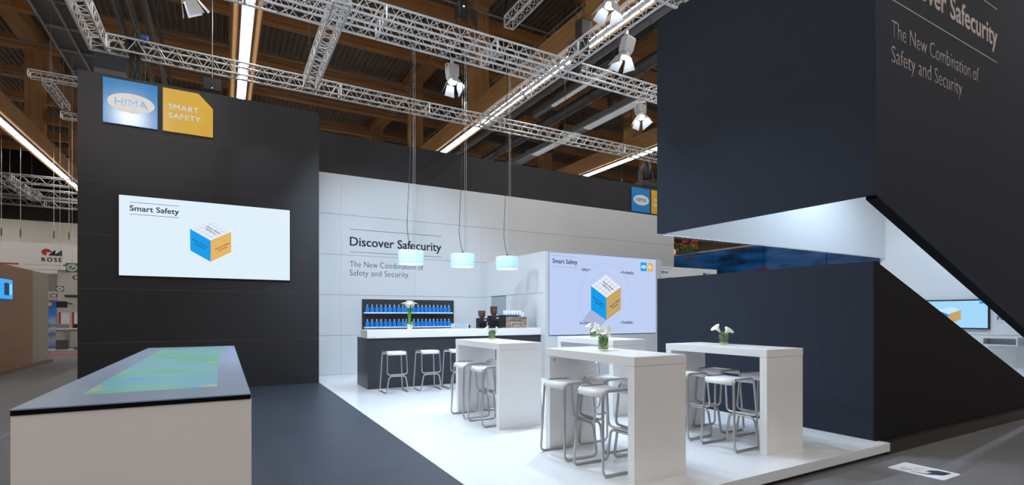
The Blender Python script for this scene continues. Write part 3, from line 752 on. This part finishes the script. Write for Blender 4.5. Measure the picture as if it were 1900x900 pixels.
# chain hoists
def hoist(x, y, z, label):
    t = thing('chain_hoist', label, 'hoist', (x, y, z), 0, 'chain hoists')
    box(-.16, .16, -.12, .12, 0, .42).build('motor', M_blk, t, bevel=.03)
    box(-.07, .07, -.125, -.11, .03, .09).build('label_plate', M_red, t)
    MB().lathe([(.09, -.28), (.12, -.2), (.12, 0)], (.05, .05, 0), 12).build('chain_bag', M_blk, t, smooth=True)
    MB().tube([(0, 0, .4), (0, 0, 15.0-z)], .012, 5).build('chain', M_cable, t)
hoist(7.55, 10.15, 7.75, 'black chain hoist with red plate right of the truss crossing')
hoist(7.12, 9.3, 7.75, 'black chain hoist on the truss just before the crossing')
t = thing('hanging_hook', 'black hook with red sleeve at the end of the high slim truss', 'hook', (7.45, 13.45, 9.9))
MB().tube(fillet([(0, 0, 5), (0, 0, 1.2), (-.12, 0, .7), (-.05, 0, .2), (.15, 0, .25), (.2, 0, .45)], .15, 4), .035, 8).build('hook', M_blk, t, smooth=True)
MB().tube([(0, 0, 1.4), (0, 0, 2.2)], .045, 8).build('sleeve', M_red, t)
for i, (x, y, z0) in enumerate(((5.75, 6.9, 7.7), (5.87, 10.8, 7.7), (2.0, 14.5, 7.7), (10.3, 14.5, 7.7))):
    tag(MB().tube([(x, y, z0), (x, y, 15.2)], .008, 5).build('suspension_cable', M_cable), ('thin cable rising above the hanging spotlight near the top edge', 'thin cable rising from the rear lamp truss', 'thin cable rising from the rear truss in mid picture', 'thin cable rising from the rear truss near the tower')[i], 'cable', 'rigging cables')

# spotlights ----------------------------------------------------------
def spot(x, y, z, target, label, watts, col=(.84, .92, 1), dark=False, ang=62, glow=4.0, blend=.7, r=.05):
    """fixture hanging below (x,y,z)"""
    P = Vector((x, y, z)); t = thing('spotlight', label, 'spotlight', P, 0, 'stage spotlights')
    body = M_blk if dark else mat('spot_body', (.60, .61, .64), .4, .5)
    door = M_blk if dark else mat('barn_door', (.62, .64, .68), .4, .4)
    piv = Vector((0, 0, -.34)); d = (Vector(target) - (P + piv)).normalized()
    q = Vector((0, 0, -1)).rotation_difference(d)
    hx = Vector((d.y, -d.x, 0)); hx = hx.normalized() if hx.length > .01 else Vector((1, 0, 0))
    mb = MB().box(-.03, .03, -.03, .03, -.06, .05)
    mb.tube(fillet([piv + hx*.15, hx*.15 + Vector((0, 0, -.08)), hx*-.15 + Vector((0, 0, -.08)), piv - hx*.15], .05, 3), .012, 6)
    mb.build('yoke', M_blk if dark else M_alu, t, smooth=True)
    def part(mb, name, m, **k):
        o = mb.build(name, m, t, **k); o.location = piv; o.rotation_mode = 'QUATERNION'; o.rotation_quaternion = q; return o
    mb = MB().box(-.11, .11, -.09, .09, -.10, .22)
    for k in range(5): mb.box(-.12, .12, -.10+.045*k, -.085+.045*k, -.06, .20)
    part(mb, 'housing', body, bevel=.01)
    part(MB().lathe([(.10, -.10), (.125, -.13), (.125, -.19), (.10, -.19)], n=20), 'lens_ring', body, smooth=True)
    if glow:
        part(MB().lathe([(.001, -.175), (.095, -.175), (.095, -.193), (.001, -.196)], n=20), 'lens', mat('spot_lens_glow', (1, 1, 1), .4, emit=(.9, .95, 1), es=30), smooth=True)
    for a in range(4):
        ca, sa = math.cos(a*PI/2), math.sin(a*PI/2); w0, w1, L, fl = .10, .19, .21, .08
        if a % 2: w0, w1, fl = .09, .12, .12
        pts = [(.13, -w0, -.19), (.13, w0, -.19), (.13+fl, w1, -.19-L), (.13+fl, -w1, -.19-L)]
        part(MB().prism([(p[0]*ca-p[1]*sa, p[0]*sa+p[1]*ca, p[2]) for p in pts], (.004*ca, .004*sa, 0)), 'barn_door', door)
    if watts:
        l = bpy.data.lights.new('spot_lamp', 'SPOT'); l.energy = watts*SPOT; l.color = col; l.spot_size = R(ang); l.spot_blend = blend; l.shadow_soft_size = r
        lo_ = bpy.data.objects.new('spot_lamp', l); COL.objects.link(lo_)
        lo_.location = P + piv + d*.45; lo_.rotation_mode = 'QUATERNION'; lo_.rotation_quaternion = q
ZB = 7.37
C1 = (.64, .81, 1)
spot(4.60, 10.95, ZB, (4.3, 9.0, 1), 'silver spotlight with glowing barn doors below the lamp trusses, left of the crossing', 1100, C1, ang=85)
spot(5.87, 6.85, ZB, (4.2, 7.5, 0), 'silver spotlight cut by the top edge above the truss', 1200, C1, ang=90)
spot(7.28, 8.06, ZB, (6.3, 9.2, 1.5), 'silver spotlight with wide open barn doors right of the rising truss', 900, C1, ang=90)
spot(9.90, 10.4, ZB, (8.8, 8.2, 0), 'silver spotlight hanging beside the dark tower edge', 900, C1, ang=80)
spot(-.58, 10.28, ZB, (2.9, 13.2, .4), 'silver spotlight at the top edge above the dark wall', 300, C1, ang=40)
spot(-2.3, 5.9, ZB, (-1.4, 11.9, 5.5), 'spotlight on the left truss aimed at the logo signs', 650, (1, .96, .9), ang=38, r=.28)
spot(2.7, 6.85, ZB, (3.4, 4.9, 0), 'unseen spotlight added on the front truss above the front centre table', 1300, C1, ang=85)  # out of view, added to brighten the floor and front table
spot(1.2, 6.85, ZB, (2.9, 10.4, .9), 'unseen spotlight added on the front truss to light the bar', 1700, C1, ang=75)  # extra lamp outside the frame, put in to light the bar
spot(3.9, 6.85, ZB, (5.0, 4.6, 0), 'unseen spotlight added on the front truss to light the right table', 1100, C1, ang=85)  # added fixture above the view, lifts the right table
spot(2.0, 6.85, ZB, (4.2, 13.2, 1.7), 'unseen spotlight added on the front truss to light the back wall lettering', 2300, C1, ang=58)  # no such lamp in view; added to brighten the back wall
spot(3.3, 6.85, ZB, (10.6, 13.2, 3.4), 'unseen warm spotlight added on the front truss to wash the right back wall', 500, (1, .90, .82), ang=60)  # added warm wash for the right half of the wall, fixture unseen
spot(11.2, 4.5, 6.3, (10.9, 4.6, 0), 'unseen spotlight added inside the tower to brighten the white slot', 1050, C1, ang=165, glow=0)  # added unseen lamp that brightens the white inside of the tower
spot(.3, 6.85, ZB, (0.3, 7.6, 0), 'unseen spotlight added on the front truss above the touch counter', 520, (.72, .86, 1), ang=75)  # unseen lamp added to lift the glass top of the counter
spot(-2.3, 8.2, ZB, (3.2, 5.2, .4), 'spotlight on the left truss lighting the bar tables from the side', 1500, C1, ang=48)
spot(-2.3, 9.7, ZB, (6.4, 11.7, 1.8), 'unseen spotlight added on the left truss to brighten the bar corner', 2400, C1, ang=34, r=.35)  # added from the left, out of view, for the left-facing block walls
t = thing('stage_lantern', 'black theatre lantern standing up on the lamp truss', 'spotlight', (4.62, 10.4, 7.75))
box(-.11, .11, -.10, .10, .35, .68).build('housing', M_blk, t, bevel=.02)
MB().tube(fillet([(-.13, 0, .5), (-.13, 0, .12), (.13, 0, .12), (.13, 0, .5)], .04, 3), .014, 6).build('yoke', M_blk, t)
box(-.03, .03, -.03, .03, -.06, .13).build('clamp', M_blk, t)
MB().prism([(.14, -.12, .30), (.30, -.12, .05), (.30, -.12, .50), (.14, -.12, .55)], (0, .01, 0)).build('barn_door', M_blk, t)
MB().prism([(-.14, -.12, .30), (-.26, -.12, .12), (-.24, -.12, .38), (-.14, -.12, .5)], (0, .01, 0)).build('barn_door', M_blk, t)
MB().lathe([(.02, 0), (.02, .012)], (0, 0, 0), 10).build('indicator', mat('lamp_led', (1, 1, 1), .3, emit=(.7, .85, 1), es=3), t, loc=(-.02, -.11, .52))
t = thing('loudspeaker', 'small black loudspeaker hanging above the dark wall top', 'speaker', (-.25, 15.6, 7.35))
box(-.22, .22, -.15, .15, 0, .33).build('cabinet', M_blk, t, bevel=.02)
MB().tube([(0, 0, .33), (0, 0, 2.5)], .01, 5).build('wire', M_wire, t)
MB().lathe([(.012, 0), (.012, .01)], (0, 0, 0), 8).build('led', MATS['lamp_led'], t, loc=(0, -.155, .06))
t = thing('moving_head_lamp', 'black moving head lamp on the back wall top beside the tower', 'spotlight', (13.1, 13.5, 6.02))
box(-.35, .35, -.2, .2, 0, .16).build('base', M_blk, t, bevel=.02)
mb = MB().box(-.28, -.2, -.1, .1, .16, .6).box(.2, .28, -.1, .1, .16, .6); mb.build('yoke', M_blk, t, bevel=.02)
MB().lathe([(.12, .3), (.18, .45), (.18, .75), (.1, .9)], n=16).build('head', M_blk, t, smooth=True)

# ================================================================ BACKGROUND LEFT
t = thing('wood_booth', 'wood panelled exhibition booth at the left edge', 'booth', (-5.31, 17, -.15))
M_oak = mat('booth_oak', (.22, .125, .068), .5, noise=((6, 6, 60), .22, 0))
box(-3, 0, 0, 4.75, .1, 3.06).build('wood_wall', M_oak, t)
mb = MB()
for z in (.6, 1.1, 1.6, 2.1, 2.6): mb.box(-.002, .002, 0, 4.75, z, z+.012)
for y in (1.3, 3.05): mb.box(-.002, .002, y, y+.012, .1, 3.06)
mb.build('panel_joint', M_wseam, t)
box(-3, .004, 4.75, 6.45, .1, 3.06).build('beige_wall', mat('booth_beige', (.28, .245, .22), .6), t)
box(-3, .10, -.1, 6.6, 0, .10).build('plinth', mat('booth_plinth', (.14, .10, .07), .6), t)
t = thing('illuminated_sign', 'glowing blue light box on the wood booth', 'sign', (-5.31, 19.2, 1.94))
box(.0, .10, -1.2, .42, 0, .54).build('housing', mat('lightbox_blue', (.01, .05, .2), .3, emit=(.0, .33, 1), es=1.0), t, bevel=.02)
mb = MB().box(.10, .112, -.2, .10, .1, .44); mb.build('symbol', mat('lightbox_dark', (.0, .02, .10), .3), t)
mb = MB().box(.10, .112, .2, .32, .12, .42); mb.build('symbol', mat('lightbox_pale', (.1, .4, .8), .3, emit=(.1, .55, 1), es=1.2), t)
# hanging banner
t = thing('hanging_banner', 'white hanging banner with red and black logo above the wood booth', 'banner', (0, 35, 0))
box(-14, -4.0, 0, .25, 3.86, 5.21).build('panel', mat('banner_white', (.84, .80, .82), .7), t)
ytext('ROSE', -8.19, -7.38, 0, 4.26, .21, M_ink, t, .035, spacing=1.35)
ytext('A Phoenix Mecano Company', -8.9, -7.4, 0, 4.045, .10, M_greyl, t, 0)
M_brd = mat('banner_red', (.50, .03, .02), .6)
ypoly(ell(-7.99, 4.755, .20, .175, 28), 0, .01).build('logo_disc', M_brd, t)
ypoly([(-7.99, 4.57), (-7.78, 4.57), (-7.78, 4.74), (-7.99, 4.74)], -.01, .01).build('logo_notch', MATS['banner_white'], t)
ypoly([(-7.93, 4.585), (-7.64, 4.89), (-7.64, 4.585)], -.02, .01).build('logo_wedge', M_ink, t)
ypoly([(-7.70, 4.585), (-7.38, 4.89), (-7.38, 4.585)], -.02, .01).build('logo_wedge', M_ink, t)
yrect(-14, -9.06, 4.05, 4.13, 0, .01).build('red_bar', M_brd, t)
yrect(-7.33, -7.20, 4.06, 4.15, 0, .01).build('red_bar', M_brd, t)
for i, x in enumerate((-9.75, -9.03, -7.73, -7.12)):
    t = thing('banner_cable', 'steel cable with clamp holding the hanging banner, %s from the left' % ords[i], 'cable', (x, 35.12, 5.21), 0, 'banner cables')
    MB().tube([(0, 0, 0), (0, 0, 9.5)], .012, 5).build('wire', M_wire, t)
    MB().lathe([(.015, .25), (.032, .35), (.032, .6), (.015, .7)], n=8).build('clamp', M_duct, t)
# aisle signs
def aisle(x0, x1, z0, z1, tx0, tx1, tz0, y, body, label):
    t = thing('aisle_sign', label, 'sign', (0, y, 0), 0, 'hanging aisle signs')
    box(x0, x1, -.03, 0, z0, z1).build('panel', mat('sign_green', (.03, .14, .06), .5), t)
    cx, cz, r = (x0+x1)/2, (z0+z1)/2, (z1-z0)*.40
    ring(cx, cz, r*1.15, r, .022, -.03).build('arrow_ring', M_wlet, t); ring(cx, cz, r*.8, r*.68, .018, -.03).build('arrow_ring', M_wlet, t)
    MB().prism([(cx+a*r, -.03, cz+b*r) for a, b in ((-.5,-.45),(-.42,-.52),(.25,.1),(.35,0),(.45,.42),(0,.4),(.12,.25))], (0, -.003, 0)).build('arrow', M_wlet, t)
    box(tx0, tx1, -.02, -.005, tz0, z0).build('tag_board', mat('sign_tag', (.55, .53, .50), .6), t)
    cw = (tx1-tx0)
    ytext(body, tx0+cw*.12, tx0+cw*(.12+.22*len(body)+.18), -.02, z0-.05-.2*(z1-z0)-.16, .17, M_ink, t, .01)
    MB().tube([(cx, 0, z1), (cx, 0, 15.94)], .006, 5).build('wire', M_wire, t)
aisle(-4.95, -4.60, 3.04, 3.37, -4.83, -4.30, 2.56, 24, 'C', 'green arrow sign with hanging tag next to the dark wall')
aisle(-6.31, -6.05, 2.50, 2.74, -6.56, -6.14, 2.16, 29, 'C3', 'smaller green arrow sign behind the booth end')
# roll-up poster
t = thing('rollup_banner', 'blue roll-up poster with snowy works picture behind the booth', 'banner', (-6.9, 31, -.15))
m = bpy.data.materials.new('poster_print'); m.use_nodes = True; nt = m.node_tree; b = nt.nodes['Principled BSDF']
tc = nt.nodes.new('ShaderNodeTexCoord'); sx = nt.nodes.new('ShaderNodeSeparateXYZ'); cr = nt.nodes.new('ShaderNodeValToRGB')
nz = nt.nodes.new('ShaderNodeTexNoise'); nz.inputs['Scale'].default_value = 7; ad = nt.nodes.new('ShaderNodeMath'); ad.operation = 'MULTIPLY_ADD'; ad.inputs[1].default_value = .16
dv = nt.nodes.new('ShaderNodeMath'); dv.operation = 'MULTIPLY'; dv.inputs[1].default_value = 1/2.3
nt.links.new(tc.outputs['Object'], sx.inputs[0]); nt.links.new(tc.outputs['Object'], nz.inputs['Vector']); nt.links.new(sx.outputs[2], dv.inputs[0])
nt.links.new(nz.outputs[0], ad.inputs[0]); nt.links.new(dv.outputs[0], ad.inputs[2]); nt.links.new(ad.outputs[0], cr.inputs[0]); nt.links.new(cr.outputs[0], b.inputs['Base Color'])
e = cr.color_ramp.elements; e[0].position = .1; e[0].color = (.05, .12, .45, 1); e[1].position = 1; e[1].color = (.01, .12, .55, 1)
for pos, c in ((.3, (.30, .38, .55, 1)), (.42, (.10, .14, .30, 1)), (.5, (.55, .60, .70, 1)), (.58, (.12, .16, .28, 1)), (.66, (.35, .50, .75, 1)), (.8, (.03, .22, .70, 1))):
    q = e.new(pos); q.color = c
b.inputs['Emission Strength'].default_value = .0
box(-.42, .16, -.01, 0, .08, 2.27).build('print', m, t)
MB().prism([(-.10+.12*math.cos(a), -.012, 2.14+.09*math.sin(a)) for a in [i*2*PI/16 for i in range(16)]], (0, -.003, 0)).build('badge', M_yell, t)
box(-.5, .75, -.35, .2, 0, .07).build('base', M_lam, t)
tag(box(-.22, .22, -.1, .1, 0, .42).build('brochure_box', mat('brochure_dark', (.10, .08, .08), .5), loc=(-6.45, 30.7, -.08), bevel=.02), 'small dark brochure box at the foot of the blue roll-up poster', 'box')
# far product counter
t = thing('product_counter', 'pale display counter with slanted glass top far left', 'counter', (0, 33.4, -.15))
box(-7.6, -5.0, 0, .6, .90, .98).build('top', M_lam, t)
box(-7.6, -5.0, .1, .5, 0, .90).build('front', mat('booth_pale', (.55, .52, .50), .6), t)
box(-6.90, -6.78, -.02, .1, 0, .9).build('pilaster', M_galv, t)
t = thing('booth_back_wall', 'pale booth back wall with black rail behind the far counter', 'wall', (0, 35.2, -.15))
box(-7.6, -5.0, 0, .2, 0, 4.0).build('panel', MATS['booth_pale'], t)
box(-7.3, -5.0, -.1, 0, 2.60, 2.70).build('black_rail', M_blk, t)
for i, x in enumerate((-7.12, -6.60)):
    t = thing('product_box', ('left', 'right')[i] + ' white and red product panel on the far counter', 'display panel', (x, 33.7, .83))
    box(-.03, .32, 0, .12, 0, .78).build('white_front', M_wlet, t); box(-.11, -.03, 0, .12, 0, .80).build('red_side', M_brd, t)
for i, x in enumerate((-7.1, -6.35)):
    tag(box(-.25, .25, -.15, .15, 0, .2).build('device', M_galv if i == 0 else M_blk, loc=(x, 33.6, .83), bevel=.02), ('grey', 'black')[i] + ' device lying on the far counter', 'device')
t = thing('hanging_monitor', 'black monitor hanging above the far counter', 'monitor', (-7.1, 33.0, 1.85))
box(-.3, .35, 0, .06, 0, .32).build('screen', M_blk, t, bevel=.01)
box(.02, .10, .02, 2.19, .22, .28).build('bracket', M_blk, t); 
tag(box(-9, -4.3, 27.3, 27.9, -.15, -.135).build('floor_stripe', mat('stripe_red', (.6, .03, .03), .6)), 'red stripe on the floor beyond the booth', 'floor stripe')
tag(box(-9, -4, 31.5, 33.3, -.15, -.14).build('floor_mat', mat('mat_black', (.02, .02, .022), .9)), 'black floor mat in front of the far counter', 'mat')
tag(box(-9.2, -4.0, 36, 36.2, -.15, 3.7).build('booth_partition', mat('partition_grey', (.40, .38, .37), .7)), 'grey partition below the hanging banner', 'partition')

# ================================================================ BACKGROUND RIGHT
t = thing('glass_partition', 'dark blue glossy glass partition beyond the tower slot', 'partition', (17, 5, -.15))
m = mat('blue_glass_reflections', (.004, .035, .12), .08, coat=.5)
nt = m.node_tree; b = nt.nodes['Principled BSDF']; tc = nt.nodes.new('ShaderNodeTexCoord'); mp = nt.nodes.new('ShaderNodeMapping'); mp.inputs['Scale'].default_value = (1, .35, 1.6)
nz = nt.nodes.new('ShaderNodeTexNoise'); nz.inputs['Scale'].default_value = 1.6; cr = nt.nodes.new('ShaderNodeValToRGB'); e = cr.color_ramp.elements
e[0].position = .35; e[0].color = (.002, .02, .08, 1); e[1].position = .75; e[1].color = (.16, .012, .01, 1); q = e.new(.58); q.color = (.005, .11, .34, 1)  # blurred red and blue reflections painted into the pane colour
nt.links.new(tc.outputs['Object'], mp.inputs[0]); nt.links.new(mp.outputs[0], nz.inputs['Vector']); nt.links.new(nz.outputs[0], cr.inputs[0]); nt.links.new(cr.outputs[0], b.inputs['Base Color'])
for k in range(6): box(0, .08, k*2.2, k*2.2+2.18, 0, 4.18).build('pane', m, t)
box(-.02, .10, 0, 13.2, 4.18, 4.24).build('top_rail', mat('rail_beige', (.35, .28, .2), .5), t)
t = thing('flower_trough', 'red and green flower arrangement on the blue partition top', 'plant', (17.04, 15.1, 4.09))
box(-.15, .15, -.5, .5, 0, .12).build('trough', M_blk, t)
mb = MB(); mr_ = MB(); rd = random.Random(4)
for k in range(60):
    leaf(mb, (rd.uniform(-.1, .1), rd.uniform(-.5, .5), .1), (rd.uniform(-1, 1), rd.uniform(-1, 1), 1.1), rd.uniform(.2, .4), .05)
for k in range(26):
    c = (rd.uniform(-.2, .1), rd.uniform(-.6, .6), rd.uniform(.2, .5)); mr_.lathe([(.01, -.04), (.05, -.01), (.05, .02), (.01, .05)], c, 8)
mb.build('leaves', M_leaf, t); mr_.build('flowers', mat('flower_red', (.6, .06, .01), .5), t)
tag(MB().lathe([(.05, 0), (.14, .06), (.15, .18), (.08, .28), (.01, .3)], n=16).build('globe_lamp', mat('globe_orange', (.9, .5, .25), .5, emit=(1, .5, .22), es=.5), loc=(17.04, 15.95, 4.09), smooth=True), 'small orange globe lamp on the blue partition top', 'lamp')
for i, (yy, zz) in enumerate(((24, 7.5), (30, 7.8))):
    truss(('nearer', 'farther')[i] + ' hall truss seen through the tower slot', (18, yy), (40, yy), .42, zz, 'hall trusses beyond the tower', .035, .016, None, .5)

# ================================================================ FLOOR STICKER
t = thing('floor_sticker', 'white rounded floor sticker with black hand symbol on the carpet', 'sticker', (6.235, 2.31, -.15))
def rrect(x0, x1, y0, y1, r, n=5):
    out = []
    for cx, cy, a in ((x1-r, y1-r, 0), (x0+r, y1-r, 90), (x0+r, y0+r, 180), (x1-r, y0+r, 270)):
        for k in range(n+1): out.append((cx+r*math.cos(R(a+90*k/n)), cy+r*math.sin(R(a+90*k/n))))
    return out
MB().prism([(a, b_, 0) for a, b_ in rrect(0, .40, 0, .50, .03)], (0, 0, .003)).build('sheet', mat('sticker_white', (.85, .86, .9), .5), t)

def flat(pts, name, m, z=.003): return MB().prism([(a, b_, z) for a, b_ in pts], (0, 0, .001)).build(name, m, t)
flat([(.335, .06), (.335, .17), (.27, .22), (.19, .235), (.235, .205), (.16, .215), (.225, .18), (.15, .185), (.215, .155), (.10, .19), (.065, .31), (.055, .30), (.08, .17), (.18, .07)], 'hand_symbol', M_ink)
def arc(pts, w, name, m):
    mb = MB(); pts = [Vector((a, b_)) for a, b_ in pts]
    for p, q in zip(pts, pts[1:]):
        d = (q-p).normalized(); n_ = Vector((-d.y, d.x))*w/2
        mb.prism([(v.x, v.y, .003) for v in (p-n_, q-n_, q+n_, p+n_)], (0, 0, .001))
    mb.build(name, m, t)
M_pen = mat('sticker_grey', (.35, .36, .38), .6)
arc([(.06+.0*k, .39) for k in range(1)] + [(.075, .40), (.10, .36), (.13, .32)], .008, 'hand_outline', M_ink)
arc([(.16, .44), (.22, .42), (.26, .37), (.27, .32)], .008, 'hand_outline', M_pen)
arc([(.24, .33), (.275, .30), (.285, .27)], .010, 'hand_outline', M_ink)
arc([(.10, .42), (.13, .38), (.17, .30), (.19, .27)], .008, 'hand_outline', M_pen)
arc([(.13, .43), (.17, .37), (.21, .31)], .005, 'hand_outline', M_pen)
arc([(.12, .29), (.16, .27), (.20, .26)], .006, 'hand_outline', M_pen)
